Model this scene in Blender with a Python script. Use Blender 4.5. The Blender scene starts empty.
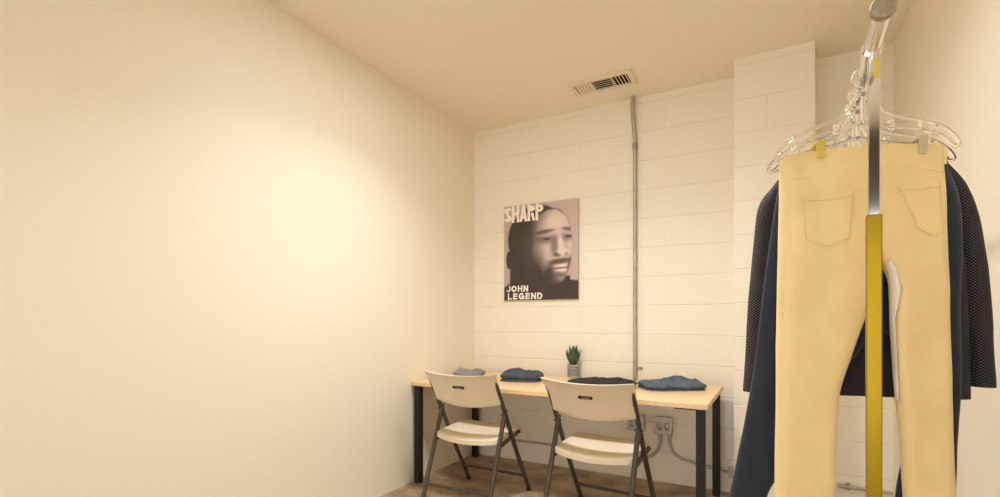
import bpy, bmesh, math, random
import numpy as np
from mathutils import Vector, Matrix, noise
random.seed(7)
S = bpy.context.scene
COL = S.collection
PI = math.pi
R = math.radians

# ------------------------------------------------------------------ camera model
F, CX, YH, CAMZ, YAW = 490.5, 500.0, 320.0, 1.13, R(28.56)
FW = Vector((-math.sin(YAW), math.cos(YAW), 0)); RT = Vector((math.cos(YAW), math.sin(YAW), 0))
H = 2.717
XL, XR, YB, YF = -2.177, 0.635, 3.546, -2.6

def ray(px, py): return FW + RT * ((px - CX) / F) + Vector((0, 0, (YH - py) / F))
def at_depth(px, py, d): return Vector((0, 0, CAMZ)) + ray(px, py) * d
def at_z(px, py, z): r = ray(px, py); return Vector((0, 0, CAMZ)) + r * ((z - CAMZ) / r.z)
def at_y(px, py, y): r = ray(px, py); return Vector((0, 0, CAMZ)) + r * (y / r.y)

# ------------------------------------------------------------------ materials
def mat(name, col, rough=.6, metal=0, bump=0, bscale=60, var=0, vscale=8, spec=.5, trans=0, ior=1.45, sheen=0, detail=4):
    m = bpy.data.materials.new(name); m.use_nodes = True
    nt = m.node_tree; b = nt.nodes['Principled BSDF']
    b.inputs['Base Color'].default_value = (*col, 1); b.inputs['Roughness'].default_value = rough
    b.inputs['Metallic'].default_value = metal; b.inputs['Specular IOR Level'].default_value = spec
    b.inputs['Transmission Weight'].default_value = trans; b.inputs['IOR'].default_value = ior
    b.inputs['Sheen Weight'].default_value = sheen
    tc = nt.nodes.new('ShaderNodeTexCoord')
    if var:
        n = nt.nodes.new('ShaderNodeTexNoise'); n.inputs['Scale'].default_value = vscale; n.inputs['Detail'].default_value = detail
        nt.links.new(tc.outputs['Object'], n.inputs['Vector'])
        r = nt.nodes.new('ShaderNodeValToRGB')
        r.color_ramp.elements[0].position = .3; r.color_ramp.elements[1].position = .7
        r.color_ramp.elements[0].color = (*[c * (1 - var) for c in col], 1)
        r.color_ramp.elements[1].color = (*[min(1, c * (1 + var)) for c in col], 1)
        nt.links.new(n.outputs['Fac'], r.inputs['Fac']); nt.links.new(r.outputs['Color'], b.inputs['Base Color'])
    if bump:
        n = nt.nodes.new('ShaderNodeTexNoise'); n.inputs['Scale'].default_value = bscale; n.inputs['Detail'].default_value = 3
        nt.links.new(tc.outputs['Object'], n.inputs['Vector'])
        bp = nt.nodes.new('ShaderNodeBump'); bp.inputs['Strength'].default_value = bump; bp.inputs['Distance'].default_value = .003
        nt.links.new(n.outputs['Fac'], bp.inputs['Height']); nt.links.new(bp.outputs['Normal'], b.inputs['Normal'])
    return m

def block_mat(name, col):
    m = mat(name, col, .55); nt = m.node_tree; b = nt.nodes['Principled BSDF']
    tc = nt.nodes.new('ShaderNodeTexCoord'); sp = nt.nodes.new('ShaderNodeSeparateXYZ'); cb = nt.nodes.new('ShaderNodeCombineXYZ')
    nt.links.new(tc.outputs['Object'], sp.inputs[0]); nt.links.new(sp.outputs['X'], cb.inputs['X']); nt.links.new(sp.outputs['Z'], cb.inputs['Y'])
    def brick(vdist):
        k = nt.nodes.new('ShaderNodeTexBrick'); k.offset = .5
        for nm, v in (('Scale', 1), ('Mortar Size', vdist), ('Mortar Smooth', .6), ('Brick Width', .411), ('Row Height', .2055), ('Bias', 0)):
            k.inputs[nm].default_value = v
        nt.links.new(cb.outputs[0], k.inputs['Vector']); return k
    k = brick(.0045)
    # bed joints read stronger than the head joints: a second, course-only groove
    ma = nt.nodes.new('ShaderNodeMath'); ma.operation = 'DIVIDE'; ma.inputs[1].default_value = .2055
    nt.links.new(sp.outputs['Z'], ma.inputs[0])
    fr = nt.nodes.new('ShaderNodeMath'); fr.operation = 'PINGPONG'; fr.inputs[1].default_value = .5
    nt.links.new(ma.outputs[0], fr.inputs[0])
    mr = nt.nodes.new('ShaderNodeMapRange'); mr.inputs['From Min'].default_value = .008; mr.inputs['From Max'].default_value = .022
    mr.inputs['To Min'].default_value = 1; mr.inputs['To Max'].default_value = 0
    nt.links.new(fr.outputs[0], mr.inputs['Value'])
    h = nt.nodes.new('ShaderNodeMath'); h.operation = 'MULTIPLY_ADD'; h.inputs[1].default_value = .35
    nt.links.new(k.outputs['Fac'], h.inputs[0]); nt.links.new(mr.outputs[0], h.inputs[2])
    ns = nt.nodes.new('ShaderNodeTexNoise'); ns.inputs['Scale'].default_value = 38; ns.inputs['Detail'].default_value = 5
    nt.links.new(tc.outputs['Object'], ns.inputs['Vector'])
    h2 = nt.nodes.new('ShaderNodeMath'); h2.operation = 'MULTIPLY_ADD'; h2.inputs[1].default_value = -.35
    nt.links.new(ns.outputs['Fac'], h2.inputs[0]); nt.links.new(h.outputs[0], h2.inputs[2])
    bp = nt.nodes.new('ShaderNodeBump'); bp.invert = True; bp.inputs['Strength'].default_value = .55; bp.inputs['Distance'].default_value = .004
    nt.links.new(h2.outputs[0], bp.inputs['Height']); nt.links.new(bp.outputs['Normal'], b.inputs['Normal'])
    return m

def weave_mat(name, c1, c2, size, rough=.85, thr=.5, ang=45):
    m = mat(name, c1, rough, sheen=.05, spec=.25); nt = m.node_tree; b = nt.nodes['Principled BSDF']
    tc = nt.nodes.new('ShaderNodeTexCoord'); mp = nt.nodes.new('ShaderNodeMapping')
    sp = nt.nodes.new('ShaderNodeSeparateXYZ'); cb = nt.nodes.new('ShaderNodeCombineXYZ')
    nt.links.new(tc.outputs['Object'], sp.inputs[0]); nt.links.new(sp.outputs['X'], cb.inputs['X']); nt.links.new(sp.outputs['Z'], cb.inputs['Y'])
    mp.inputs['Rotation'].default_value = (0, 0, R(ang)); mp.inputs['Scale'].default_value = (1 / size,) * 3
    nt.links.new(cb.outputs[0], mp.inputs['Vector'])
    v = nt.nodes.new('ShaderNodeTexVoronoi'); v.inputs['Scale'].default_value = 1; v.inputs['Randomness'].default_value = 0
    nt.links.new(mp.outputs[0], v.inputs['Vector'])
    r = nt.nodes.new('ShaderNodeValToRGB'); r.color_ramp.elements[0].position = thr - .1; r.color_ramp.elements[1].position = thr + .1
    r.color_ramp.elements[0].color = (*c2, 1); r.color_ramp.elements[1].color = (*c1, 1)
    nt.links.new(v.outputs['Distance'], r.inputs['Fac']); nt.links.new(r.outputs['Color'], b.inputs['Base Color'])
    return m

def wood_mat(name, a, c):
    m = mat(name, a, .35); nt = m.node_tree; b = nt.nodes['Principled BSDF']
    tc = nt.nodes.new('ShaderNodeTexCoord'); mp = nt.nodes.new('ShaderNodeMapping'); mp.inputs['Scale'].default_value = (1.2, 22, 22)
    n = nt.nodes.new('ShaderNodeTexNoise'); n.inputs['Scale'].default_value = 2.2; n.inputs['Detail'].default_value = 6
    r = nt.nodes.new('ShaderNodeValToRGB'); r.color_ramp.elements[0].color = (*a, 1); r.color_ramp.elements[1].color = (*c, 1)
    r.color_ramp.elements[0].position = .35; r.color_ramp.elements[1].position = .65
    nt.links.new(tc.outputs['Object'], mp.inputs['Vector']); nt.links.new(mp.outputs[0], n.inputs['Vector'])
    nt.links.new(n.outputs['Fac'], r.inputs['Fac']); nt.links.new(r.outputs['Color'], b.inputs['Base Color'])
    return m

WALLC = (.85, .785, .625)
M = dict(
    wall=mat('painted_drywall', WALLC, .5, bump=.05, bscale=120),
    block=block_mat('painted_block', WALLC),
    ceil=mat('ceiling_paint', (.85, .785, .625), .6, bump=.05, bscale=150),
    floor=mat('stained_concrete', (.39, .285, .175), .42, bump=.12, bscale=30, var=.5, vscale=5.5, detail=9),
    vent=mat('vent_enamel', (.78, .68, .52), .4),
    header=mat('added_dark_header', (.10, .08, .06), .6, bump=.05),
    dark=mat('black_duct_shade', (.010, .008, .006), .9, spec=.1),
    wood=wood_mat('pale_birch_laminate', (.74, .52, .27), (.82, .62, .36)),
    woodedge=mat('birch_edge_band', (.74, .53, .27), .4, var=.06, vscale=30),
    legs=mat('black_steel', (.020, .016, .012), .4, bump=.04, bscale=200, spec=.25),
    plastic=mat('almond_plastic', (.74, .645, .465), .42, bump=.1, bscale=350),
    tube=mat('brown_grey_tube', (.075, .060, .042), .40, metal=.3),
    tip=mat('dark_rubber', (.02, .018, .015), .6),
    plate=mat('grey_label', (.22, .17, .10), .5),
    steel=mat('galvanised_steel', (.46, .42, .34), .42, metal=.55, var=.12, vscale=25),
    chrome=mat('polished_chrome', (.72, .69, .64), .09, metal=1),
    ymetal=mat('yellow_metal', (.30, .185, .005), .28, metal=.8, var=.10, vscale=6),
    capm=mat('satin_cap_metal', (.36, .30, .22), .42, metal=.9, var=.15, vscale=60),
    clear=mat('clear_acrylic', (.98, .96, .92), .04, trans=.95, ior=1.47),
    clip=mat('milky_clip', (.80, .70, .48), .25, trans=.35),
    yclip=mat('yellow_clip_and_reflection', (.80, .62, .12), .25, trans=.2),
    cream=mat('cream_twill', (.85, .66, .31), .42, bump=.25, bscale=320, var=.04, vscale=9, sheen=.25),
    creamedge=mat('cream_stitching', (.72, .55, .25), .7),
    creamlit=mat('painted_inseam_light', (.94, .90, .82), .7),
    navy=mat('navy_cotton', (.014, .0205, .036), .75, bump=.2, bscale=300, var=.12, vscale=12, sheen=.15),
    tweed=weave_mat('dotted_tweed', (.007, .006, .008), (.13, .112, .105), .0055, thr=.31),
    lining=mat('black_lining', (.012, .011, .012), .4),
    denim1=mat('light_grey_denim', (.24, .25, .25), .85, bump=.4, bscale=180, var=.2, vscale=25),
    denim2=mat('slate_denim', (.060, .070, .086), .85, bump=.4, bscale=180, var=.25, vscale=25),
    denim3=mat('black_denim', (.016, .016, .020), .8, bump=.4, bscale=180, var=.2, vscale=25),
    denim4=mat('mid_blue_denim', (.085, .113, .140), .85, bump=.4, bscale=180, var=.3, vscale=22),
    leaf=mat('succulent_green', (.045, .085, .030), .45, var=.3, vscale=40),
    pot=mat('grey_ribbed_pot', (.36, .345, .32), .7),
    potdark=mat('dark_pot_stripe', (.10, .095, .09), .7),
    soil=mat('soil', (.04, .028, .018), .95, bump=.5, bscale=90),
    board=mat('poster_board', (.55, .42, .24), .7),
    ink=mat('poster_white_ink', (.90, .82, .70), .6),
    screw=mat('screw_steel', (.35, .31, .25), .35, metal=.8),
    white=mat('white_tag', (.8, .78, .72), .6),
)

# ------------------------------------------------------------------ mesh helpers
def obj(name, bm, m, parent=None, smooth=True, bevel=0):
    me = bpy.data.meshes.new(name); bmesh.ops.recalc_face_normals(bm, faces=bm.faces[:]); bm.to_mesh(me); bm.free()
    o = bpy.data.objects.new(name, me); COL.objects.link(o)
    me.materials.append(M[m] if isinstance(m, str) else m)
    if smooth:
        for p in me.polygons: p.use_smooth = True
        if not bevel:
            try: me.set_sharp_from_angle(angle=R(50))
            except Exception: pass
    if parent: o.parent = parent
    if bevel:
        b = o.modifiers.new('bevel', 'BEVEL'); b.width = bevel; b.segments = 3; b.limit_method = 'ANGLE'; b.harden_normals = False
    return o
def NB(): return bmesh.new()
def box(bm, c, s, rot=None):
    mt = Matrix.Translation(Vector(c))
    if rot is not None: mt = mt @ rot
    bmesh.ops.create_cube(bm, size=1, matrix=mt @ Matrix.Diagonal((*s, 1)))
    return bm
def smooth_path(pts, k=8):
    pts = [Vector(p) for p in pts]; out = []
    for i in range(len(pts) - 1):
        p0 = pts[max(i - 1, 0)]; p1 = pts[i]; p2 = pts[i + 1]; p3 = pts[min(i + 2, len(pts) - 1)]
        for j in range(k):
            t = j / k
            out.append(.5 * ((2 * p1) + (p2 - p0) * t + (2 * p0 - 5 * p1 + 4 * p2 - p3) * t * t + (3 * p1 - p0 - 3 * p2 + p3) * t ** 3))
    out.append(pts[-1]); return out
def tube(bm, pts, r, n=12, caps=True, sq=1.0):
    pts = [Vector(p) for p in pts]; rings = []; nrm = None
    for i, p in enumerate(pts):
        a = pts[max(i - 1, 0)]; b = pts[min(i + 1, len(pts) - 1)]; t = (b - a).normalized()
        if nrm is None:
            nrm = t.orthogonal().normalized()
            if abs(t.y) < .9: nrm = (Vector((0, 1, 0)) - t * t.y).normalized()
        else: nrm = (nrm - t * nrm.dot(t)).normalized()
        bn = t.cross(nrm); rr = r[i] if isinstance(r, (list, tuple)) else r
        rings.append([bm.verts.new(p + nrm * math.cos(2 * PI * j / n) * rr * sq + bn * math.sin(2 * PI * j / n) * rr) for j in range(n)])
    for a, b in zip(rings, rings[1:]):
        for j in range(n): bm.faces.new((a[j], a[(j + 1) % n], b[(j + 1) % n], b[j]))
    if caps: bm.faces.new(rings[0][::-1]); bm.faces.new(rings[-1])
    return bm
def lathe(bm, prof, n=24, mtx=None):
    rings = []
    for (r, z) in prof:
        rings.append([bm.verts.new((mtx or Matrix()) @ Vector((r * math.cos(2 * PI * j / n), r * math.sin(2 * PI * j / n), z))) for j in range(n)])
    for a, b in zip(rings, rings[1:]):
        for j in range(n): bm.faces.new((a[j], a[(j + 1) % n], b[(j + 1) % n], b[j]))
    bm.faces.new(rings[0][::-1]); bm.faces.new(rings[-1]); return bm
def tag(o, label, cat, group=None):
    o['label'] = label; o['category'] = cat
    if group: o['group'] = group
    return o
def thing(name, label, cat, loc, rz=0, group=None):
    o = bpy.data.objects.new(name, None); COL.objects.link(o); o.empty_display_size = .05
    o.location = loc; o.rotation_euler = (0, 0, rz); return tag(o, label, cat, group)
def struct(name, bm, m):
    o = obj(name, bm, m, smooth=False); o['kind'] = 'structure'; return o

# ------------------------------------------------------------------ room
T = .12
struct('floor', box(NB(), ((XL + XR) / 2, (YB + YF) / 2, -T / 2), (XR - XL + 2 * T, YB - YF + 2 * T, T)), 'floor')
struct('ceiling', box(NB(), ((XL + XR) / 2, (YB + YF) / 2, H + T / 2), (XR - XL + 2 * T, YB - YF + 2 * T, T)), 'ceil')
struct('wall_left', box(NB(), (XL - T / 2, (YB + YF) / 2, H / 2), (T, YB - YF, H)), 'wall')
struct('wall_right', box(NB(), (XR + T / 2, (YB + YF) / 2, H / 2), (T, YB - YF, H)), 'wall')
struct('wall_back', box(NB(), ((XL + XR) / 2, YB + T / 2, H / 2), (XR - XL + 2 * T, T, H)), 'block')
PX0, PX1, PY = -.176, .24, 3.303
struct('wall_pilaster', box(NB(), ((PX0 + PX1) / 2, (PY + YB) / 2, H / 2), (PX1 - PX0, YB - PY, H)), 'block')

struct('wall_front_added', box(NB(), ((XL + XR) / 2, YF - T / 2, (H + 2.0) / 2), (XR - XL + 2 * T, T, H - 2.0)), 'header')   # unseen header and opening, added to shape fill light and chrome reflections

# ------------------------------------------------------------------ ceiling vent
vc = Vector((-.968, 3.215, H)); VW, VD = .425, .205
v = thing('ceiling_vent', 'white ceiling air vent with three louvre sections above the poster wall', 'vent', vc)
bm = NB(); fw = .034
box(bm, (0, VD / 2 - fw / 2, -.006), (VW, fw, .012)); box(bm, (0, -VD / 2 + fw / 2, -.006), (VW, fw, .012))
box(bm, (VW / 2 - fw / 2, 0, -.006), (fw, VD - 2 * fw, .012)); box(bm, (-VW / 2 + fw / 2, 0, -.006), (fw, VD - 2 * fw, .012))
obj('frame', bm, 'vent', v, smooth=False, bevel=.003)
obj('dark_duct_backing', box(NB(), (0, 0, -.0012), (VW - 2 * fw, VD - 2 * fw, .0016)), 'dark', v, smooth=False)  # black sheet standing for the shade inside the duct
iw, idp = VW - 2 * fw, VD - 2 * fw
for i in range(5):
    obj('slat', box(NB(), (-iw / 2 + .014 + i * .022, 0, -.0068), (.0165, idp, .0016), Matrix.Rotation(R(-18), 4, 'Y')), 'vent', v, smooth=False)
    obj('slat', box(NB(), (iw / 2 - .012 - i * .022, 0, -.0068), (.012, idp, .0016), Matrix.Rotation(R(35), 4, 'Y')), 'vent', v, smooth=False)
for i in range(5):
    obj('slat', box(NB(), (0.004, -idp / 2 + .014 + i * .027, -.0068), (.128, .0050, .0014), Matrix.Rotation(R(70), 4, 'X')), 'vent', v, smooth=False)
for sx in (-1, 1):
    obj('divider', box(NB(), (sx * .064 + .004, 0, -.006), (.004, idp, .011)), 'vent', v, smooth=False)

# ------------------------------------------------------------------ desk
DL, DD, DZ, DT = 1.903, .803, .703, .028
DROT = R(-.9)
dfl = Vector((-2.166, 2.697, 0))
desk = thing('desk', 'long pale wood desk on square black steel legs against the block wall', 'desk', dfl, DROT)
obj('tabletop', box(NB(), (DL / 2, DD / 2, DZ - DT / 2), (DL, DD, DT)), 'wood', desk, smooth=False, bevel=.002)
bm = NB(); e = .0012
box(bm, (DL / 2, -e / 2, DZ - DT / 2 - .0005), (DL - .004, e, DT - .005)); box(bm, (DL + e / 2, DD / 2, DZ - DT / 2 - .0005), (e, DD - .004, DT - .005))
obj('edge_band', bm, 'woodedge', desk, smooth=False)
LG = .045
for lx in (.012, DL - LG - .012):
    for ly in (.012, DD - LG - .012):
        lg = obj('leg', box(NB(), (lx + LG / 2, ly + LG / 2, (DZ - DT + .012) / 2), (LG, LG, DZ - DT - .012)), 'legs', desk, smooth=False, bevel=.003)
        obj('foot_glide', box(NB(), (lx + LG / 2, ly + LG / 2, .006), (LG - .006, LG - .006, .012)), 'tip', lg, smooth=False)
        px = .10 if lx < 1 else -.10
        obj('mounting_plate', box(NB(), (lx + LG / 2 + px / 2, ly + LG / 2, DZ - DT - .003), (.15, .07, .005)), 'legs', lg, smooth=False)

# ------------------------------------------------------------------ folding chairs
def chair(loc, rz, label):
    c = thing('folding_chair', label, 'chair', loc, rz, 'beige folding chairs at the desk')
    W, HT, FY = .475, .815, .485
    hw = W / 2
    # backrest: curved panel, dipped top edge; follows the slope of the uprights
    slope = FY / HT
    bm = NB(); nu, nv = 28, 12; grid = {}
    BW = .260
    for side in (0, 1):
        for i in range(nu + 1):
            u = -1 + 2 * i / nu
            for j in range(nv + 1):
                t = j / nv
                x = u * (BW - .012 * t)
                top = HT - .016 * (1 - u * u); bot = HT - .192 - .030 * math.cos(u * PI / 2)
                z = top + (bot - top) * t
                y = (HT - z) * slope - .050 * (1 - u * u) + .012 * math.sin(t * PI)
                lip = .024 * max(0, 1 - t / .10) ** 1.3      # rolled upper rim
                edge = min(1, (1 - abs(u)) / .06, t / .05 + .15, (1 - t) / .08 + .1)
                th = .010 * math.sqrt(max(.02, edge)) + lip * .5
                grid[side, i, j] = bm.verts.new((x, y + (th if side else -th), z))
    for side in (0, 1):
        for i in range(nu):
            for j in range(nv):
                q = [grid[side, i, j], grid[side, i + 1, j], grid[side, i + 1, j + 1], grid[side, i, j + 1]]
                bm.faces.new(q if side else q[::-1])
    for i in range(nu):
        for j in (0, nv): bm.faces.new((grid[0, i, j], grid[0, i + 1, j], grid[1, i + 1, j], grid[1, i, j]))
    for j in range(nv):
        for i in (0, nu): bm.faces.new((grid[0, i, j], grid[0, i, j + 1], grid[1, i, j + 1], grid[1, i, j]))
    br = obj('backrest', bm, 'plastic', c)
    # moulded slot with the maker's badge on the rear face
    zc = HT - .092; yc = (HT - zc) * slope - .050 + .0085 - .0108
    def pill(L, h, d, y, x0=0):
        b = NB(); vs = []
        for yy in (y - d, y):
            ring = []
            for k in range(24):
                a = 2 * PI * k / 24
                ring.append(b.verts.new((x0 + math.copysign(L / 2 - h / 2, math.cos(a)) + math.cos(a) * h / 2, yy, math.sin(a) * h / 2)))
            vs.append(ring)
        b.faces.new(vs[0]); b.faces.new(vs[1][::-1])
        for k in range(24): b.faces.new((vs[0][k], vs[1][k], vs[1][(k + 1) % 24], vs[0][(k + 1) % 24]))
        bmesh.ops.transform(b, matrix=Matrix.Translation((0, yc, zc)) @ Matrix.Rotation(math.atan(slope), 4, 'X'), verts=b.verts)
        return b
    obj('handle_slot', pill(.082, .019, .003, .0012), 'tip', br)
    badge = obj('badge', pill(.048, .012, .0015, -.0018, .004), 'plate', br, smooth=False)
    # uprights / front legs, one bent tube each side
    for s in (-1, 1):
        up = [(s * hw, (.815 - .79) * slope + .012, .785), (s * hw, (.815 - .60) * slope + .006, .60), (s * hw, (.815 - .3) * slope, .3), (s * hw, FY, .012)]
        fl = obj('front_leg', tube(NB(), smooth_path(up, 6), .0145, 12, sq=.85), 'tube', c)
        obj('foot_cap', tube(NB(), [(s * hw, FY - .008, .022), (s * hw, FY, .0)], .0155, 12), 'tip', fl)
        rl = [(s * (hw - .004), .165, .585), (s * (hw - .004), .06, .30), (s * (hw - .004), -.048, .012)]
        lg = obj('rear_leg', tube(NB(), smooth_path(rl, 5), .0145, 12, sq=.85), 'tube', c)
        obj('foot_cap', tube(NB(), [(s * (hw - .004), -.045, .022), (s * (hw - .004), -.052, 0)], .0175, 12), 'tip', lg)
        obj('pivot_bolt', tube(NB(), [(s * (hw - .024), .150, .555), (s * (hw + .018), .150, .555)], .006, 10), 'tip', c)
        obj('side_link', tube(NB(), [(s * (hw - .008), .10, .372), (s * (hw - .008), .20, .390), (s * (hw - .008), .36, .418)], .013, 10, sq=.5), 'tube', c)
    obj('front_crossbar', tube(NB(), [(-hw, .415, .118), (hw, .415, .118)], .009, 10), 'tube', c)
    obj('rear_crossbar', tube(NB(), [(-hw, -.008, .113), (hw, -.008, .113)], .009, 10), 'tube', c)
    # seat: shallow dished shell
    bm = NB(); nu, nv = 24, 20; g = {}
    SW, y0, y1 = .222, .075, .425
    for side in (0, 1):
        for i in range(nu + 1):
            u = -1 + 2 * i / nu
            for j in range(nv + 1):
                t = j / nv
                cr = max(0, abs(2 * t - 1) - .86) / .14
                x = u * (SW - .012 * (1 - math.sqrt(max(0, 1 - cr * cr))))
                y = y0 + (y1 - y0) * t - .035 * (1 - u * u) * (1 - t) ** 2
                dish = -.014 * (1 - u * u) * (1 - .75 * t)
                roll = -.012 * max(0, (t - .85) / .15) ** 2 - .006 * max(0, (.10 - t) / .10) ** 2
                z = .424 + .026 * t + dish + roll
                ed = min(1, (1 - abs(u)) / .05, t / .04, (1 - t) / .04)
                if side == 0: z -= .030 if ed < .5 else .018
                else: z -= .004 * (1 - ed) ** 2
                g[side, i, j] = bm.verts.new((x, y, z))
    for side in (0, 1):
        for i in range(nu):
            for j in range(nv):
                q = [g[side, i, j], g[side, i + 1, j], g[side, i + 1, j + 1], g[side, i, j + 1]]
                bm.faces.new(q[::-1] if side else q)
    for i in range(nu):
        for j in (0, nv): bm.faces.new((g[0, i, j], g[0, i + 1, j], g[1, i + 1, j], g[1, i, j]))
    for j in range(nv):
        for i in (0, nu): bm.faces.new((g[0, i, j], g[0, i, j + 1], g[1, i, j + 1], g[1, i, j]))
    obj('seat', bm, 'plastic', c)
    return c
chair((-1.632, 2.470, 0), R(-.8), 'beige plastic folding chair nearer the smooth left wall, in front of the rumpled jeans')
chair((-.835, 2.462, 0), R(-4.8), 'beige plastic folding chair on the right, in front of the folded black jeans')

# ------------------------------------------------------------------ poster
def sm(a, b, x): t = np.clip((x - a) / (b - a), 0, 1); return t * t * (3 - 2 * t)
def ell(u, v, cu, cv, a, b, rot=0, soft=.25):
    c, s = math.cos(rot), math.sin(rot); du, dv = (u - cu), (v - cv) * 1.22
    p = (du * c + dv * s) / a; q = (-du * s + dv * c) / b
    return 1 - sm(1 - soft, 1 + soft, np.sqrt(p * p + q * q))
PTH = .018
p0 = at_y(504.2, 300.8, YB - PTH); p1 = at_y(578.4, 298.8, YB - PTH)
PW = p1.x - p0.x; PB = (p0.z + p1.z) / 2; PH = at_y(541, 202.7, YB - PTH).z - PB
po = thing('poster', 'square-edged portrait poster of a man with white SHARP lettering on the block wall', 'poster', (p0.x, YB - PTH, PB))
obj('backing_board', box(NB(), (PW / 2, PTH / 2 + .0005, PH / 2), (PW, PTH - .001, PH)), 'board', po, smooth=False)
bm = NB(); nx, ny = 150, 186
U, V = np.meshgrid(np.linspace(0, 1, nx + 1), np.linspace(0, 1, ny + 1), indexing='ij')
bg = np.array([.55, .42, .36]); dk = np.array([.050, .036, .027]); lt = np.array([.76, .60, .50])
tone = np.zeros_like(U)
back = 1.0 + .10 * (U - .5) - .10 * V
# head silhouette: skull, face, jaw and ear; then the dark shoulders
skull = ell(U, V, .46, .36, .405, .42, 0, .04)
facem = ell(U, V, .66, .48, .265, .50, .04, .04)
ear = ell(U, V, .075, .57, .045, .12, 0, .12)
neck = ((V > .42) & (V < .9)) * sm(.075, .10, U + .02 * (V - .5)) * (1 - sm(.80, .83, U + .12 * (V - .7)))
shr = sm(-.012, .012, V - (.795 + .10 * np.clip(U - .84, 0, 1))) * sm(.80, .86, U)
shl = sm(-.012, .012, V - (.86 - .50 * np.clip(U, 0, .2)))
head = np.maximum.reduce([skull, facem, ear, neck, shr, shl * (U < .9)])
# light falls on the face from the right front; the near side stays in deep shade
term = .445 + .09 * sm(.26, .06, V) + .25 * sm(.45, .82, V)
fmask = np.maximum(facem, skull * sm(.72, .50, V) * sm(.30, .50, U))
face = fmask * (.25 * sm(term - .16, term, U) + .75 * sm(term - .06, term + .20, U)) * (1 - .8 * sm(.92, .96, U - .1 * np.clip(V - .55, 0, 1)))
lit = .72 * face
def glow(k, *a):
    global lit
    lit = lit + k * face * ell(U, V, *a)
glow(.28, .70, .20, .20, .13, .1, .9)
glow(.18, .58, .50, .09, .12, -.3, .9)
glow(.12, .92, .46, .05, .10, 0, .8)
def dark(k, *a):
    global lit
    lit = lit * (1 - k * ell(U, V, *a))
dark(.62, .575, .375, .135, .060, .02, .6)      # eye sockets
dark(.55, .855, .365, .090, .055, .06, .6)
dark(.78, .565, .300, .130, .024, -.10, .5)     # brows
dark(.78, .870, .292, .080, .022, .14, .5)
dark(.62, .690, .465, .050, .110, .10, .8)      # shaded side of the nose
dark(.85, .735, .545, .050, .026, .1, .6)       # nostrils
dark(.70, .845, .540, .025, .020, 0, .6)
dark(.88, .765, .612, .150, .034, -.10, .5)     # moustache
dark(.80, .895, .680, .040, .120, .12, .5)      # beard along the jaw
dark(.85, .620, .735, .060, .125, .25, .6)
dark(.80, .760, .790, .170, .075, 0, .6)
glow(.55, .775, .445, .030, .110, -.06, .8)     # nose ridge and tip
glow(.55, .800, .520, .062, .034, 0, .7)
glow(.30, .560, .345, .090, .016, -.06, .6)     # lids
glow(.28, .870, .335, .060, .014, .1, .6)
dark(.90, .585, .378, .058, .014, .04, .4)      # eyes
dark(.90, .875, .368, .045, .013, .06, .4)
glow(.26, .545, .384, .016, .008, 0, .5)
glow(.30, .765, .660, .095, .020, -.06, .6)     # lips
glow(.42, .775, .703, .080, .020, 0, .6)
dark(.88, .765, .683, .110, .009, -.03, .5)
glow(.35, .770, .785, .070, .030, 0, .9)        # chin
glow(.22, .560, .640, .050, .080, .3, .9)
hair = sm(-.012, .02, (.088 + .34 * np.clip(.60 - U, 0, 1) + .55 * np.clip(U - .72, 0, 1)) - V)
lit = lit * (1 - .97 * hair) * (1 - sm(.80, .86, V))
rim = .05 * ell(U, V, .38, .45, .10, .22, 0, .9)
lit = np.clip(np.maximum(lit, rim), 0, 1)
colr = dk[None, None] * (1 - lit[..., None]) + lt[None, None] * lit[..., None]
hm = np.clip(head, 0, 1)[..., None]
colr = bg[None, None] * back[..., None] * (1 - hm) + colr * hm
vv = [[bm.verts.new((PW * U[i, j], 0, PH * (1 - V[i, j]))) for j in range(ny + 1)] for i in range(nx + 1)]
for i in range(nx):
    for j in range(ny): bm.faces.new((vv[i][j], vv[i][j + 1], vv[i + 1][j + 1], vv[i + 1][j]))
bm.verts.index_update()
me = bpy.data.meshes.new('print'); bm.to_mesh(me); bm.free()
ca = me.color_attributes.new('ink', 'FLOAT_COLOR', 'POINT')
ca.data.foreach_set('color', np.concatenate([colr.reshape(-1, 3), np.ones((colr.size // 3, 1))], 1).astype(np.float32).ravel())
pm = mat('printed_portrait', (.3, .25, .2), .55); nt = pm.node_tree
at = nt.nodes.new('ShaderNodeVertexColor'); at.layer_name = 'ink'
nt.links.new(at.outputs['Color'], nt.nodes['Principled BSDF'].inputs['Base Color'])
me.materials.append(pm); pr = bpy.data.objects.new('print', me); COL.objects.link(pr); pr.parent = po

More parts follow.
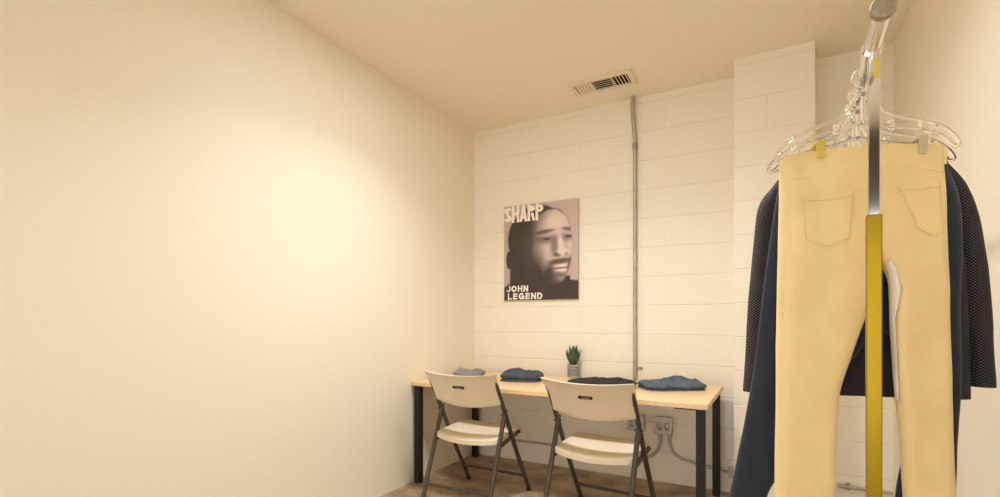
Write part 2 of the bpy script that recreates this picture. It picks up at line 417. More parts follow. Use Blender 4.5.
def arc(cx, cy, rx, ry, a0, a1, n=12): return [(cx + rx * math.cos(R(a0 + (a1 - a0) * k / n)), cy + ry * math.sin(R(a0 + (a1 - a0) * k / n))) for k in range(n + 1)]
def strokes(ch, k):
    """letter centre lines in a unit box, k = half stroke width"""
    a, b = k, 1 - k
    return {
        'H': [[(a, 0), (a, 1)], [(b, 0), (b, 1)], [(a, .52), (b, .52)]],
        'A': [[(a * .9, 0), (.5, 1)], [(1 - a * .9, 0), (.5, 1)], [(.24, .27), (.76, .27)]],
        'R': [[(a, 0), (a, 1)], [(a, b), (.55, b)] + arc(.55, .74, b - .55, b - .74, 90, -90) + [(.55, 1.48 - b), (a, 1.48 - b)], [(.60, .48), (b, 0)]],
        'P': [[(a, 0), (a, 1)], [(a, b), (.55, b)] + arc(.55, .70, b - .55, b - .70, 90, -90) + [(.55, 1.40 - b), (a, 1.40 - b)]],
        'S': [arc(.5, .74, b - .5, b - .74, 15, 180) + arc(.5, .74, b - .5, b - .74, 190, 255, 5) + arc(.5, .26, b - .5, .26 - a, 75, -165)],
        'J': [[(b, 1), (b, .3)] + arc(.5, .3, b - .5, .3 - a, 0, -170)],
        'O': [arc(.5, .5, b - .5, b - .5, 0, 360, 28)],
        'N': [[(a, 0), (a, 1)], [(b, 0), (b, 1)], [(a, .96), (b, .04)]],
        'L': [[(a, 1), (a, 0)], [(a, a), (1, a)]],
        'E': [[(a, 1), (a, 0)], [(a, a), (1, a)], [(a, b), (1, b)], [(a, .52), (.92, .52)]],
        'G': [arc(.5, .5, b - .5, b - .5, 40, 325, 24), [(.55, .46), (b, .46), (b, .05)]],
        'D': [[(a, 0), (a, 1)], [(a, b), (.45, b)] + arc(.45, .5, b - .45, b - .5, 90, -90, 16) + [(.45, a), (a, a)]],
    }[ch]
def lettering(name, body, w, h, x, z, k, gap, widths=None):
    """flat printed capitals, each drawn as ribbons of constant stroke"""
    b = NB(); widths = widths or [1] * len(body); unit = (w - gap * (len(body) - 1)) / sum(widths); cx = x; nq = 0
    for ch, wd in zip(body, widths):
        cw = unit * wd; hw_ = k * cw                       # half stroke in metres
        for line in strokes(ch, k):
            pts = [Vector((cx + p[0] * cw, z + p[1] * h)) for p in line]
            for p, q in zip(pts, pts[1:]):
                d = q - p
                if d.length < 1e-6: continue
                d.normalize(); nn = Vector((-d.y, d.x)) * hw_
                ex = d * hw_ * .35 if len(line) > 2 else d * 0
                vs = [p - ex + nn, p - ex - nn, q + ex - nn, q + ex + nn]
                nq += 1; b.faces.new([b.verts.new((max(.0015, v.x), -.0007 - .00003 * (nq % 9), min(max(v.y, z), z + h))) for v in vs])
        cx += cw + gap
    return obj(name, b, 'ink', po, smooth=False)
lettering('masthead_lettering', 'SHARP', PW * .545, PH * .175, PW * .002, PH * .823, .175, PW * .004)
lettering('caption_lettering', 'JOHN', PW * .305, PH * .068, PW * .035, PH * .088, .135, PW * .016, [.85, 1.15, 1, 1])
lettering('caption_lettering', 'LEGEND', PW * .48, PH * .068, PW * .055, PH * .008, .135, PW * .016, [.85, .9, 1.15, .9, 1, 1])

# ------------------------------------------------------------------ conduits and outlet boxes
CR = .0145
cxp = at_y(635.5, 300, YB).x
zc = lambda px, py: at_y(px, py, YB - .02).z
vcd = thing('wall_conduit', 'tall vertical metal conduit running from ceiling down the block wall', 'conduit', (cxp, YB - CR - .001, 0))
BZ = .402
pts = [(0, 0, BZ + .055), (0, 0, .6), (0, 0, 1.2), (0, 0, zc(635, 150)), (0, -.0, zc(635, 140)), (-.010, -.012, zc(635, 118)), (-.010, -.02, H - .08), (-.010, -.02, H - .001)]
obj('pipe', tube(NB(), smooth_path(pts, 6), CR, 14), 'steel', vcd)
obj('coupling', tube(NB(), [(0, 0, zc(635, 149)), (0, 0, zc(635, 143))], CR * 1.25, 14), 'screw', vcd)
st = obj('strap', box(NB(), (.028, CR - .001, .786), (.05, .004, .022)), 'steel', vcd, smooth=False)
obj('strap_screw', tube(NB(), [(.042, CR, .786), (.042, CR - .012, .786)], .008, 10), 'screw', st)
def outlet(px, py, label):
    p = at_y(px, py, YB)
    o = thing('outlet_box', label, 'outlet', (p.x, YB, p.z), 0, 'metal outlet boxes under the desk')
    s = .112
    obj('box', box(NB(), (0, -.021, 0), (s, .040, s)), 'steel', o, smooth=False, bevel=.006)
    cv = obj('cover', box(NB(), (0, -.043, 0), (s + .004, .004, s + .004)), 'steel', o, smooth=False, bevel=.0015)
    for sx in (-1, 1):
        b = NB(); lathe(b, [(.0165, 0), (.0165, .004), (.0155, .005)], 20, Matrix.Translation((sx * .024, -.045, .0)) @ Matrix.Rotation(PI / 2, 4, 'X') @ Matrix.Diagonal((1, 2.2, 1, 1)))
        rc = obj('receptacle', b, 'steel', o)
        b = NB()
        for dz in (-.018, .018):
            for dx in (-.006, .006): box(b, (sx * .024 + dx, -.0502, dz + .002), (.003, .001, .009))
            tube(b, [(sx * .024, -.0499, dz - .009), (sx * .024, -.0507, dz - .009)], .003, 8)
        obj('socket_slots', b, 'tip', rc, smooth=False)
    for sx in (-1, 1):
        for sz in (-1, 1):
            obj('screw', tube(NB(), [(sx * .048, -.044, sz * .048), (sx * .048, -.0475, sz * .048)], .005, 10), 'screw', o)
    return p
b1 = outlet(664.5, 424.5, 'square metal outlet box with two curved conduits below, beside the right desk leg')
b2 = outlet(637, 421.5, 'square metal outlet box at the foot of the vertical conduit, half hidden by a chair')
yc = YB - .014
def wp(px, py): p = at_y(px, py, yc); return (p.x, yc, p.z)
lc = thing('bent_conduit', 'metal conduit curving left from outlet box and running low behind both chairs', 'conduit', (0, 0, 0))
zl = .163
pth = smooth_path([wp(660, 434), wp(660.2, 441), wp(658, 449), wp(652.5, 455), wp(645, 457.6), (at_y(632, 456, yc).x, yc, zl + .002), (-1.1, yc, zl), (XL + .06, yc, zl)], 8)
obj('pipe', tube(NB(), pth, .0098, 12), 'steel', lc)
obj('coupling', tube(NB(), [wp(660, 433), wp(660, 437)], .0135, 12), 'steel', lc)
obj('strap', box(NB(), (-1.32, yc + .0125, zl), (.03, .003, .06)), 'steel', lc, smooth=False)
rc_ = thing('bent_conduit', 'metal conduit curving right from outlet box, low behind the right desk legs', 'conduit', (0, 0, 0))
zr_ = .150
xe = PX0 - .014; yf = PY - .014
pth = smooth_path([wp(669.5, 434), wp(670.2, 444), wp(674, 452.5), wp(682, 458.5), wp(691, 461.5), (-.36, yc, zr_ + .002), (-.30, yc, zr_), (xe - .022, yc, zr_)], 8)
obj('pipe', tube(NB(), pth, .0098, 12), 'steel', rc_)
obj('coupling', tube(NB(), [wp(669.5, 433), wp(669.7, 437)], .0135, 12), 'steel', rc_)
obj('elbow_fitting', box(NB(), (xe - .012, yc - .004, zr_ - .012), (.040, .030, .072)), 'steel', rc_, smooth=False, bevel=.006)
rr_ = thing('wall_conduit', 'short metal conduit low on the block wall, seen between the cream trouser legs', 'conduit', (0, 0, 0))
obj('pipe', tube(NB(), [(PX1 + .006, yc, zr_ - .008), (XR - .006, yc, zr_ - .008)], .0098, 12), 'steel', rr_)
obj('strap', box(NB(), (.42, yc + .0125, zr_ - .008), (.024, .003, .045)), 'steel', rr_, smooth=False)
obj('coupling', tube(NB(), [(.375, yc, zr_ - .008), (.405, yc, zr_ - .008)], .0125, 12), 'steel', rr_)

# ------------------------------------------------------------------ potted plant
pp = at_z(573.3, 377.3, DZ)
pl = thing('potted_succulent', 'small spiky green succulent in a grey striped pot on the desk', 'plant', (pp.x, pp.y, DZ))
PR, PHt = .043, .096
obj('pot', lathe(NB(), [(PR * .93, 0), (PR * .97, .004), (PR, .02), (PR, PHt - .004), (PR * .97, PHt), (PR * .88, PHt), (PR * .86, PHt - .012)], 28), 'pot', pl)
for z in (.022, .036, .050, .064, .080):
    obj('stripe', lathe(NB(), [(PR + .0003, z - .003), (PR + .0012, z - .002), (PR + .0012, z + .002), (PR + .0003, z + .003)], 28), 'potdark', pl)
obj('soil', lathe(NB(), [(PR * .85, PHt - .014), (PR * .85, PHt - .009)], 24), 'soil', pl)
def leaf(ang, tilt, L, w):
    b = NB(); rings = []; n = 10
    for i in range(n + 1):
        t = i / n; ww = w * (math.sin(min(1, t * 1.25 + .30) * PI / 2) if t < .56 else 1) * (1 - max(0, (t - .45) / .55) ** 1.7) + .0006
        yy = .012 + math.sin(tilt) * L * t * (1 - .35 * t); zz = PHt - .012 + math.cos(tilt) * L * t
        rings.append([b.verts.new((math.cos(a) * ww, yy + math.sin(a) * ww * .30 + .25 * ww * abs(math.cos(a)) ** 2 * -1, zz)) for a in [2 * PI * k / 8 for k in range(8)]])
    for a, c in zip(rings, rings[1:]):
        for k in range(8): b.faces.new((a[k], a[(k + 1) % 8], c[(k + 1) % 8], c[k]))
    b.faces.new(rings[0][::-1]); b.faces.new(rings[-1])
    bmesh.ops.rotate(b, cent=(0, 0, 0), matrix=Matrix.Rotation(ang, 3, 'Z'), verts=b.verts)
    obj('leaf', b, 'leaf', pl)
for k in range(9):
    leaf(2 * PI * k / 9 + .2, R(24 + (k % 3) * 4), .125 + .02 * ((k * 5) % 4) / 3, .019)
for k in range(6):
    leaf(2 * PI * k / 6 + .5, R(11), .150 + .012 * (k % 2), .019)
leaf(1.0, R(3), .14, .013)

# ------------------------------------------------------------------ folded jeans
def folded(name, label, m, loc, rz, w, d, h, seed, humps=(), layers=2, group='folded jeans on the desk'):
    root = thing(name, label, 'jeans', loc, rz, group)
    n_a, n_r = 96, 22
    def shell(z0, z1, w, d, sd, hump, nm):
        b = NB(); top = []; bot = []
        def plan(a):
            c, s = math.cos(a), math.sin(a); k = 1 / (abs(c) ** 5 + abs(s) ** 5) ** .2
            j = 1 + .06 * noise.noise(Vector((c * 1.8 + sd, s * 1.8, sd))) + .05 * noise.noise(Vector((c * 5, s * 5 + sd, 3)))
            return c * k * w / 2 * j, s * k * d / 2 * j
        ctr = b.verts.new((0, 0, 0)); rings = []
        prof = [(i / n_r) for i in range(1, n_r + 1)]
        hh = z1 - z0
        def ztop(x, y, q):
            e = math.sqrt(max(0, 1 - max(0, (q - .72) / .28) ** 2.2))
            z = hh * (.5 + .5 * e)
            if hump:
                bumpv = .14 * hh * noise.noise(Vector((x * 9 + sd, y * 9, sd)))
                n1 = noise.noise(Vector((x * 20 + y * 8 + sd, y * 11, 1))); n2 = noise.noise(Vector((x * 42 - y * 20, y * 30 + sd, 4)))
                bumpv += .22 * hh * (.5 - min(1, abs(n1) * 2.4)) + .13 * hh * (.5 - min(1, abs(n2) * 2.2))
                for (hx, hy, hr, ha) in humps: bumpv += ha * math.exp(-((x - hx) ** 2 + (y - hy) ** 2) / hr ** 2)
                z += bumpv * e
            return z0 + z
        ctr.co = (0, 0, ztop(0, 0, 0))
        for q in prof:
            ring = []
            for k in range(n_a):
                px, py = plan(2 * PI * k / n_a); x, y = px * q, py * q
                ring.append(b.verts.new((x, y, ztop(x, y, q))))
            rings.append(ring)
        for k in range(n_a): b.faces.new((ctr, rings[0][k], rings[0][(k + 1) % n_a]))
        # underside, tucked in so neighbouring folds leave a dark crease
        for q, zf in ((1.0, .30), (.975, .12), (.93, .0)):
            rings.append([b.verts.new((plan(2 * PI * k / n_a)[0] * q, plan(2 * PI * k / n_a)[1] * q, z0 + hh * zf)) for k in range(n_a)])
        for A, Bq in zip(rings, rings[1:]):
            for k in range(n_a): b.faces.new((A[k], Bq[k], Bq[(k + 1) % n_a], A[(k + 1) % n_a]))
        b.faces.new(rings[-1][::-1])
        return obj(nm, b, m, root)
    cuts = [0, h] if layers == 1 else [0, h * .28, h]
    for i in range(layers):
        last = i == layers - 1
        o = shell(cuts[i], cuts[i + 1], w * (.97 + .03 * i), d * (.96 + .04 * i), seed + i * 3.7, last, 'folded_leg' if not last else 'folded_seat')
        if i % 2: o.location = (.006, .004, 0)
    return root
def place(px, py, z=DZ): p = at_z(px, py, z); return Vector((p.x, p.y, z))
folded('folded_jeans', 'light grey folded jeans at the desk end by the left wall, behind a chair', 'denim1', place(468.5, 376.0), R(10), .215, .22, .040, 1.3, humps=((-.07, .0, .035, .020), (.065, .02, .04, .022), (0, 0, .04, -.006)))
folded('folded_jeans', 'rumpled slate blue folded jeans on the desk between the two chair backs', 'denim2', place(519.5, 381) + Vector((0, .03, 0)), R(14), .285, .20, .062, 4.1, humps=((-.055, .03, .05, .022), (.085, .02, .035, .016), (-.125, .0, .018, .014), (.02, -.06, .03, .006)))
folded('folded_jeans', 'black folded jeans on the desk beside the potted succulent', 'denim3', Vector((-.935, 3.06, DZ)), R(9), .42, .24, .040, 7.7, humps=((-.03, .05, .08, .012), (.185, -.03, .03, .020), (.10, .05, .05, .014), (-.14, .0, .04, -.006)))
folded('folded_jeans', 'mid blue folded jeans lying flat near the right end of the desk', 'denim4', place(670.5, 389.0) + Vector((.0, .03, 0)), R(32), .385, .25, .042, 9.2, humps=((.06, .05, .07, .030), (.155, .0, .03, .014), (-.15, .03, .05, .010), (-.04, .04, .05, .006)))

# ------------------------------------------------------------------ clothes rack
RZ = 1.68
def railp(y): return Vector((.1870 + .042 * (y - 1.245), y, RZ))
RA = -math.atan(.042)         # rack heading
rk = thing('clothes_rack', 'chrome rolling clothes rack with yellow post sleeve holding the hanging garments', 'clothes rack', (railp(1.65).x, 1.65, 0), RA)
def loc(y): return (Vector((0, y - 1.65, 0)))       # rack-local position along the rail
y0r, y1r = 1.082, 2.62
obj('rail', tube(NB(), [(0, y0r - 1.65, RZ), (0, y1r - 1.65, RZ)], .0145, 20), 'chrome', rk)
for yy, s in ((y0r, -1), (y1r, 1)):
    mt = Matrix.Translation((0, yy - 1.65, RZ)) @ Matrix.Rotation(s * -PI / 2, 4, 'X')
    obj('end_cap', lathe(NB(), [(.0150, -.014), (.0185, -.010), (.0200, -.006), (.0200, .004), (.0188, .0065), (.010, .0075)], 32, mt), 'capm', rk)
for yy in (1.245, 2.50):
    ly = yy - 1.65
    ps = obj('post', box(NB(), (.0045, ly, (RZ - .010 + .9) / 2), (.0205, .0205, RZ - .010 - .9)), 'chrome', rk, smooth=False, bevel=.002)
    sl = obj('post_sleeve', box(NB(), (.0045, ly, (1.344 + .10) / 2), (.0255, .0255, 1.344 - .10)), 'ymetal' if yy < 1.5 else 'chrome', rk, smooth=False, bevel=.002)  # near sleeve yellow, far sleeve chrome
    if yy < 1.5:
        sl['label'] = 'yellow metal post sleeve'
        obj('yellow_reflection', box(NB(), (.0080, ly - .0108, RZ - .040), (.010, .0008, .040)), 'yclip', ps, smooth=False)  # yellow patch painted in for a reflection on the chrome
    obj('rail_bracket', tube(NB(), [(0, ly - .018, RZ), (0, ly + .018, RZ)], .0185, 20), 'chrome', rk)
    obj('foot_bar', box(NB(), (0, ly, .085), (.46, .032, .03)), 'chrome', rk, smooth=False, bevel=.003)
    for sx in (-1, 1):
        cs = obj('caster', tube(NB(), [(sx * .20 - .011, ly, .032), (sx * .20 + .011, ly, .032)], .032, 20), 'tip', rk)
        obj('caster_fork', box(NB(), (sx * .20, ly, .056), (.030, .018, .03)), 'chrome', cs, smooth=False, bevel=.002)
obj('base_rail', box(NB(), (0, 1.8725 - 1.65, .085), (.028, 1.22, .028)), 'chrome', rk, smooth=False, bevel=.003)

# ------------------------------------------------------------------ hangers
HG = 'clear plastic hangers on the rack'
def hanger(y, th, label, half=.228, clips=(), drop=0, m='clear', lean=0):
    c = railp(y); h = thing('hanger', label, 'hanger', c, th, HG)
    r = .0042
    rr = .0205
    # hook over the rail, then the stem
    hk = [(rr * math.cos(a), 0, rr * math.sin(a)) for a in [R(x) for x in range(-35, 206, 12)]]
    hk += [(-.017, 0, -.015), (-.007, 0, -.022), (0, 0, -.028), (0, 0, -.040)]
    obj('hook', tube(NB(), smooth_path(hk, 3), r * .95, 10), m, h)
    top = [(0, 0, -.034), (.016, 0, -.044), (.034, 0, -.074), (.070, 0, -.094), (half * .62, 0, -.108), (half * .82, 0, -.124), (half * .95, 0, -.146), (half, 0, -.163), (half * .985, 0, -.170), (half * .95, 0, -.170)]
    low = [(half * .95, 0, -.170), (half * .90, 0, -.160), (half * .80, 0, -.143), (half * .6, 0, -.128), (.085, 0, -.121), (.04, 0, -.112), (0, 0, -.100)]
    arm = smooth_path(top, 5) + smooth_path(low, 5)[1:]
    b = NB(); tube(b, arm, r, 10); tube(b, [(-p[0], p[1], p[2]) for p in arm], r, 10)
    tube(b, [(0, 0, -.036), (0, 0, -.10)], r * 1.2, 10)
    for s in (-1, 1):
        for fx in (.30, .62):                           # little bridges between the two rods
            tube(b, [(s * half * fx, 0, -.101 - .012 * (fx > .5)), (s * half * fx, 0, -.124 - .006 * (fx > .5))], r * 1.5, 8)
        tube(b, smooth_path([(s * half * .78, 0, -.122), (s * half * .74, 0, -.134), (s * half * .80, 0, -.143)], 4), r * .8, 8)   # strap notch
    obj('arms', b, m, h)
    if clips:
        obj('clip_bar', tube(NB(), [(-half * .93, 0, -.170), (half * .93, 0, -.170)], r * .8, 8), m, h)
        for cx, cz, cm in clips:
            b = NB()
            box(b, (cx, -.0255, cz), (.017, .005, .044)); box(b, (cx, .020, cz), (.017, .005, .044)); box(b, (cx, -.003, cz + .019), (.015, .046, .006))
            cl = obj('clip', b, cm, h, smooth=False, bevel=.0015)
            cl['label'] = 'yellowish clip' if cm == 'yclip' else 'milky clip'
    return h

# ------------------------------------------------------------------ garments
class Plane:
    def __init__(s, y, th, dz=0):
        s.c = railp(y); s.th = th; s.u = Vector((math.cos(th), math.sin(th), 0)); s.n = Vector((-math.sin(th), math.cos(th), 0))
    def loc(s, px, py):
        r = ray(px, py); o = Vector((0, 0, CAMZ)); t = (s.c - o).dot(s.n) / r.dot(s.n); p = o + r * t
        return (p - s.c).dot(s.u), p.z - RZ                 # local x, local z (rail is z = 0)
    def edge(s, pts, zs):
        q = sorted(((s.loc(*p)[1], s.loc(*p)[0]) for p in pts)); q = np.array(q)
        v = np.interp(zs, q[:, 0], q[:, 1])
        k = np.ones(7) / 7; vp = np.concatenate([[v[0]] * 3, v, [v[-1]] * 3]); return np.convolve(vp, k, 'valid')
def cloth_tube(bm, zs, xo, xi, t, ri, seed, amp=.004, n=26, topfun=None, w_o=.22, w_i=.22, yoff=None):
    """closed flattened tube: xo outer edge, xi inner edge, t half depth, ri 0..1 how round the inner edge is"""
    A = [(1 - math.cos(PI * k / n)) / 2 for k in range(n + 1)]
    rings = []
    for i, z in enumerate(zs):
        ring = []
        for side in (-1, 1):
            for a in (A if side < 0 else A[::-1][1:-1]):
                x = xo[i] + (xi[i] - xo[i]) * a
                po_ = math.sqrt(max(0, 1 - (1 - min(a / w_o, 1)) ** 2)); pi_ = math.sqrt(max(0, 1 - (1 - min((1 - a) / w_i, 1)) ** 2))
                p = po_ * (1 - ri[i] + ri[i] * pi_)
                wv = amp * (noise.noise(Vector((x * 9 + seed, z * 5, seed))) * 1.4 + noise.noise(Vector((x * 26 + z * 9, z * 12 + seed, 2))) * .6)
                y = side * t[i] * p + wv * (.3 + .7 * p) + (yoff[i] if yoff is not None else 0)
                zz = z + (topfun(x, z) if topfun else 0)
                ring.append(bm.verts.new((x, y, zz)))
        rings.append(ring)
    m = len(rings[0])
    for a, b in zip(rings, rings[1:]):
        for k in range(m): bm.faces.new((a[k], a[(k + 1) % m], b[(k + 1) % m], b[k]))
    bm.faces.new(rings[0][::-1]); bm.faces.new(rings[-1])
    return rings

# --- cream trousers, seen from the back
PA = Plane(1.487, R(15))
zt = PA.loc(862, 147)[1]; zb = -1.20
zs = np.linspace(zt, zb, 150)
e = 497
lo = PA.edge([(779, 158), (779, 200), (778, 250), (777, 300), (776, 350), (776, 400), (775, 450), (774.5, 497)], zs)
ro = PA.edge([(942, 147), (945, 200), (946, 250), (948, 300), (950, 350), (951, 400), (953, 450), (955, 497)], zs)
zcr = PA.loc(876, 262)[1]
mid = (PA.loc(866, 150)[0] + PA.loc(873, 262)[0]) / 2
li = PA.edge([(871, 147), (874, 200), (876, 262), (874, 290), (866, 316), (855, 344), (845, 372), (839, 391), (836, 439), (835, 497)], zs)
rin = PA.edge([(871, 147), (874, 200), (876, 258), (882, 264), (889, 278), (890, 300), (890, 324), (893, 365), (896, 399), (902, 459), (904, 497)], zs)
ri = 1 - np.clip((zs - zcr + .03) / .05, 0, 1)
tt = np.interp(zs, [zb, zcr - .3, zcr, zt - .10, zt], [.020, .024, .030, .026, .013])
zl_, zr__ = PA.loc(779, 158)[1], PA.loc(942, 147)[1]
def topf(x, z):
    f = np.clip((z - (zt - .22)) / .22, 0, 1)
    xl, xr = lo[0], ro[0]
    if x < mid: d = (zl_ - zt) * ((mid - x) / (mid - xl)) ** 1.6
    else: d = (zr__ - zt) * ((x - mid) / (xr - mid)) ** 1.3
    return d * f
tr = thing('trousers', 'cream trousers clipped to a clear hanger, back pockets facing out, at front of rack', 'trousers', PA.c, PA.th, 'trousers on the rack')
tr_top = topf
bm = NB()
RL = cloth_tube(bm, zs, lo, li, tt, ri, 3.1, .0068, topfun=topf)
RRr = cloth_tube(bm, zs, ro, rin, tt, ri, 5.7, .0068, topfun=topf)
# surface samplers kept for the parts that lie on the cloth
FR = {}
def front_pts(rings, n=26): return [[v.co.copy() for v in r[:n + 1]] for r in rings]
FL, FRt = front_pts(RL), front_pts(RRr)
obj('trouser_legs', bm, 'cream', tr)
def samp(Fs, x, z, off=.0):
    """point on the front of the cloth nearest (x, z)"""
    zz = [r[len(r) // 2].z for r in Fs]; i = min(range(len(zz)), key=lambda k: abs(zz[k] - z)); r = Fs[i]
    xs = [p.x for p in r]; ys = [p.y for p in r]
    if xs[0] > xs[-1]: xs, ys = xs[::-1], ys[::-1]
    return Vector((x, float(np.interp(x, xs, ys)) - off, z))
def pocket(Fs, quad, name='back_pocket'):
    """five-cornered patch pocket: quad = TL, TR, BR, BL(+tip between)"""
    TL, TR, BR, TIP, BL = [PA.loc(*q) for q in quad]
    b = NB(); n = 18; g = {}
    for i in range(n + 1):
        u = i / n
        tp = (TL[0] + (TR[0] - TL[0]) * u, TL[1] + (TR[1] - TL[1]) * u)
        if u < .5: w = u / .5; bt = (BL[0] + (TIP[0] - BL[0]) * w, BL[1] + (TIP[1] - BL[1]) * w)
        else: w = (u - .5) / .5; bt = (TIP[0] + (BR[0] - TIP[0]) * w, TIP[1] + (BR[1] - TIP[1]) * w)
        for j in range(n + 1):
            t = j / n; x = tp[0] + (bt[0] - tp[0]) * t; z = tp[1] + (bt[1] - tp[1]) * t
            edge = min(i, n - i, j, n - j)
            g[i, j] = b.verts.new(samp(Fs, x, z, (.0004 if edge == 0 else .0028 if edge < 2 else .0020)))
    for i in range(n):
        for j in range(n): b.faces.new((g[i, j], g[i, j + 1], g[i + 1, j + 1], g[i + 1, j]))
    o = obj(name, b, 'cream', tr)
    st = NB(); k = .93
    for seq in ([(1, j) for j in range(n + 1)], [(n - 1, j) for j in range(n + 1)], [(i, n - 1) for i in range(n + 1)], [(i, 2) for i in range(n + 1)]):
        pass
    path = []
    def gp(i, j):
        u = i / n; tp = (TL[0] + (TR[0] - TL[0]) * u, TL[1] + (TR[1] - TL[1]) * u)
        if u < .5: w = u / .5; bt = (BL[0] + (TIP[0] - BL[0]) * w, BL[1] + (TIP[1] - BL[1]) * w)
        else: w = (u - .5) / .5; bt = (TIP[0] + (BR[0] - TIP[0]) * w, TIP[1] + (BR[1] - TIP[1]) * w)
        t = j / n; return samp(Fs, tp[0] + (bt[0] - tp[0]) * t, tp[1] + (bt[1] - tp[1]) * t, .0031)
    path = [gp(1, j) for j in range(0, n)] + [gp(i, n - 1) for i in range(2, n)] + [gp(n - 1, j) for j in range(n - 2, -1, -1)]
    tube(st, path, .0008, 6); tube(st, [gp(i, 2) for i in range(1, n)], .0008, 6)
    obj('stitching', st, 'creamedge', o)
pocket(FL, [(793, 200), (852, 193), (846, 241), (822, 251), (799, 243)])
pocket(FRt, [(888, 189), (934, 184), (937, 236), (926, 241), (910, 232)])
def band(pa, pb, wid, nm, off=.0026, m='cream'):
    b = NB(); n = 40; g = []
    for i in range(n + 1):
        a = i / n; x = lo[0] + .004 + (ro[0] - lo[0] - .008) * a
        Fs = FL if x < mid else FRt
        row = []
        for k in range(5):
            z = (zt + topf(x, zt)) - .001 - wid * k / 4
            o_ = .0003 if k in (0, 4) else off
            p = samp(Fs, x, z, o_); row.append(b.verts.new(p))
        g.append(row)
    for i in range(n):
        for k in range(4): b.faces.new((g[i][k], g[i][k + 1], g[i + 1][k + 1], g[i + 1][k]))
    return obj(nm, b, m, tr)
band(0, 0, .040, 'waistband')
for px in (940,):
    x = PA.loc(px, 155)[0]; Fs = FL if x < mid else FRt
    zt0 = zt + topf(x, zt)
    b = NB(); tube(b, [samp(Fs, x, zt0 - .004, .003), samp(Fs, x, zt0 - .02, .006), samp(Fs, x, zt0 - .046, .003)], .0045, 8, sq=.5)
    obj('belt_loop', b, 'cream', tr)
for Fs, pa, pb in ((FL, (782, 182), (868, 172)), (FRt, (878, 166), (944, 176))):
    a, c = PA.loc(*pa), PA.loc(*pb)
    b = NB(); tube(b, [samp(Fs, a[0] + (c[0] - a[0]) * k / 20, a[1] + (c[1] - a[1]) * k / 20, .0002) for k in range(21)], .0011, 6)
    obj('yoke_seam', b, 'cream', tr)
# turned fold along the right inseam, its lit edge painted white
q = [PA.loc(*p) for p in [(882, 262), (886, 274), (887.5, 290), (888, 306), (889, 320), (891, 345), (893, 372), (895.5, 400)]]
ww = [.007, .013, .017, .011, .004, .0025, .002, .0015]
b = NB(); rows = []
for (x, z), w in zip(q, ww):
    s0 = samp(FRt, x + w + .003, z, 0).y
    rows.append([b.verts.new((x - .003, s0 + .008, z)), b.verts.new((x + w * .45, s0 - .006, z)), b.verts.new((x + w, s0 - .0015, z))])
for A_, B_ in zip(rows, rows[1:]):
    for k in range(2): b.faces.new((A_[k], B_[k], B_[k + 1], A_[k + 1]))
ins = obj('turned_inseam', b, 'creamlit', tr); ins['label'] = 'inseam fold with bright light painted white'
sd = ins.modifiers.new('thick', 'SOLIDIFY'); sd.thickness = .0012
cL, cR = PA.loc(816.5, 155), PA.loc(917, 150.5)
hanger(1.487, R(15), 'clear hanger whose two clips grip the cream trousers', .200, ((cL[0], cL[1] + .006, 'yclip'), (cR[0], cR[1] + .006, 'clip')))
hanger(1.375, R(12), 'empty clear hanger nearest the rack post, above the cream trousers', .178)

# --- navy trousers behind
PN = Plane(1.572, R(14))
zt2 = PN.loc(862, 166)[1]; zs2 = np.linspace(zt2, -1.24, 130)
lo2 = PN.edge([(781, 166), (777, 195), (771, 232), (764, 281), (757, 343), (752, 380), (743.5, 427), (732, 483.5), (729, 497)], zs2)
ro2 = PN.edge([(946, 166), (953, 178), (960, 200), (962.5, 240), (961, 281), (960, 320), (961, 351), (960, 393), (957, 435), (955, 497)], zs2)
li2 = PN.edge([(872, 166), (876, 250), (878, 326), (860, 350), (832, 385), (815, 420), (795, 450), (775, 480), (765, 497)], zs2)
ri2 = PN.edge([(872, 166), (876, 250), (879, 326), (900, 345), (910, 385), (908, 430), (902, 462), (897, 483), (895, 497)], zs2)
zc2 = PN.loc(876, 326)[1]; rr2 = 1 - np.clip((zs2 - zc2 + .02) / .05, 0, 1)
t2 = np.interp(zs2, [-1.24, zc2, zt2 - .08, zt2], [.017, .022, .020, .010])
nv_ = thing('trousers', 'dark navy trousers hanging directly behind the cream trousers', 'trousers', PN.c, PN.th, 'trousers on the rack')
bm = NB()
rg1 = cloth_tube(bm, zs2, lo2, li2, t2, rr2, 11.3, .004); rg2 = cloth_tube(bm, zs2, ro2, ri2, t2, rr2, 14.9, .004)
N1 = front_pts(rg1); N2 = front_pts(rg2)
obj('trouser_legs', bm, 'navy', nv_)
b = NB()
for s, Fs, xs in ((0, N1, lo2), (1, N2, ro2)):
    tube(b, [Vector((xs[i] + (.002 if s == 0 else -.002), Fs[i][2].y * .3, zs2[i])) for i in range(2, len(zs2), 3)], .0012, 6)
obj('side_seam', b, 'lining', nv_)
b = NB(); tube(b, [(lo2[0] + .01, 0, zt2 + .002), (mid, 0, zt2 + .003), (ro2[0] - .01, 0, zt2 + .002)], .009, 10); obj('waistband', b, 'navy', nv_)
hanger(1.572, R(14), 'clear hanger carrying the dark navy trousers, mostly hidden', .165, ((-.13, zt2 + .006, 'clip'), (.13, zt2 + .006, 'clip')))

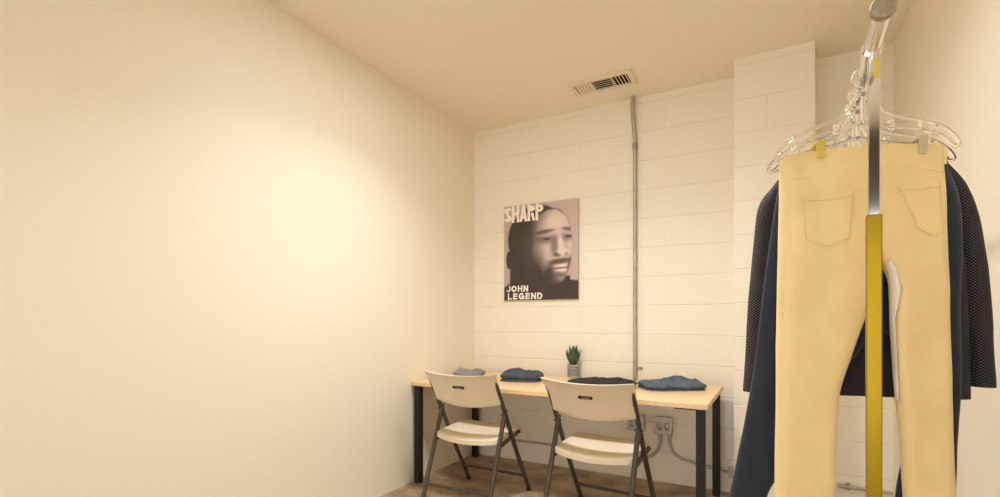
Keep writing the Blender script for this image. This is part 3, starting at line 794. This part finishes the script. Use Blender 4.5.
# --- patterned jacket at the back
PJ = Plane(1.685, R(13))
jk = thing('jacket', 'dark dotted tweed jacket hanging behind the navy trousers', 'jacket', PJ.c, PJ.th)
def jl(*p): return PJ.loc(*p)
zsh = jl(862, 176)[1]; zhem = jl(866, 394)[1]
zj = np.linspace(zsh, zhem, 80)
L0 = PJ.edge([(800, 168), (782, 184), (774, 215), (772, 260), (769, 320), (764, 394)], zj)
R0 = PJ.edge([(922, 150), (944, 168), (957, 205), (963, 260), (966, 320), (968, 394)], zj)
ctr = (L0 + R0) / 2
tj = np.interp(zj, [zhem, zsh - .25, zsh - .05, zsh], [.050, .052, .036, .016])
def shoulder(x, z):
    f = np.clip((z - (zsh - .12)) / .12, 0, 1); return -.34 * max(0, abs(x - ctr[0]) - .07) * f * .6
bm = NB()
cloth_tube(bm, zj, L0, ctr, tj, np.zeros(80), 21.0, .004, topfun=shoulder); cloth_tube(bm, zj, R0, ctr, tj, np.zeros(80), 23.0, .004, topfun=shoulder)
obj('body', bm, 'tweed', jk)
def sleeve(outer, inner, seed, t0, yo):
    zz = np.linspace(jl(*outer[0])[1], jl(*outer[-1])[1], 70)
    a = PJ.edge(outer, zz); c = PJ.edge(inner, zz); n = len(zz)
    t = np.interp(np.arange(n), [0, 8, 30, n - 1], [.016, .034, .036, .030])
    bm = NB(); cloth_tube(bm, zz, a, c, t, np.ones(n), seed, .006, w_o=.4, w_i=.4, yoff=np.interp(np.arange(n), [0, n - 1], [0, yo]))
    o = obj('sleeve', bm, 'tweed', jk)
    for k in range(3):
        p = (a[-6 - 4 * k] * .25 + c[-6 - 4 * k] * .75)
        obj('cuff_button', tube(NB(), [(p, t[-1] + yo - .004, zz[-6 - 4 * k]), (p, t[-1] + yo + .004, zz[-6 - 4 * k])], .006, 12), 'lining', o)
    return o
sleeve([(781, 180), (766, 192), (757, 208), (752, 256), (747, 305), (744.5, 353), (741.5, 390)], [(790, 180), (784, 200), (782, 256), (780, 305), (777, 353), (770, 390)], 31, .05, -.018)
sleeve([(942, 160), (956, 175), (968, 195), (977, 225), (984, 275), (987, 326), (989, 386)], [(928, 160), (936, 175), (944, 200), (950, 240), (957, 290), (963, 340), (966, 386)], 37, .05, -.018)
b = NB(); tube(b, smooth_path([(ctr[0] - .09, -.02, zsh - .004), (ctr[0] - .06, .02, zsh + .028), (ctr[0], .035, zsh + .040), (ctr[0] + .06, .02, zsh + .030), (ctr[0] + .09, -.02, zsh - .004)], 6), .016, 10, sq=.5)
obj('collar', b, 'tweed', jk)
b = NB(); box(b, (ctr[-1], 0, zhem + .004), (R0[-1] - L0[-1] - .03, .07, .006)); obj('lining', b, 'lining', jk, smooth=False)
tg = jl(891, 391); obj('care_tag', box(NB(), (tg[0], -.054, tg[1]), (.011, .0015, .012)), 'white', jk, smooth=False)
hanger(1.685, R(13), 'clear hanger inside the shoulders of the dotted tweed jacket', .165)

# ------------------------------------------------------------------ lights
def area(name, loc, rot, size, power, col, spread=180, sy=None):
    l = bpy.data.lights.new(name, 'AREA'); l.energy = power; l.color = col; l.size = size; l.spread = R(spread)
    if sy: l.shape = 'RECTANGLE'; l.size_y = sy
    o = bpy.data.objects.new(name, l); COL.objects.link(o); o.location = loc; o.rotation_euler = rot; return o
WARM = (.98, .995, 1.075)
area('ceiling_lamp_back', (-1.10, 1.95, H - .02), (0, 0, 0), .22, 14.0, WARM, 130)
area('ceiling_lamp_spill', (-1.10, 1.95, H - .022), (0, 0, 0), .22, 12.0, WARM, 180)
area('ceiling_lamp_mid', (-.30, 1.95, H - .02), (0, 0, 0), .22, 8.5, WARM, 138)
area('added_front_fill', (-.80, .30, H - .02), (0, 0, 0), .22, 4.0, WARM, 130)  # unseen fill lamp, added to brighten the trousers and left wall
w = bpy.data.worlds.new('world'); S.world = w; w.use_nodes = True
w.node_tree.nodes['Background'].inputs[0].default_value = (*WARM, 1); w.node_tree.nodes['Background'].inputs[1].default_value = 3.3  # uniform fill light added through the open front end

# ------------------------------------------------------------------ camera and view
cd = bpy.data.cameras.new('camera'); cam = bpy.data.objects.new('camera', cd); COL.objects.link(cam)
cam.location = (0, 0, CAMZ); cam.rotation_euler = (PI / 2, 0, YAW)
cd.sensor_fit = 'HORIZONTAL'; cd.sensor_width = 36; cd.lens = 36 * F / 1000; cd.clip_start = .02
cd.shift_y = (YH - 248.5) / 1000
S.camera = cam
S.view_settings.view_transform = 'Standard'; S.view_settings.look = 'None'; S.view_settings.gamma = 1; S.view_settings.exposure = .06
S.view_settings.use_curve_mapping = False
S.cycles.max_bounces = 14; S.cycles.diffuse_bounces = 8; S.cycles.transmission_bounces = 12; S.cycles.glossy_bounces = 6
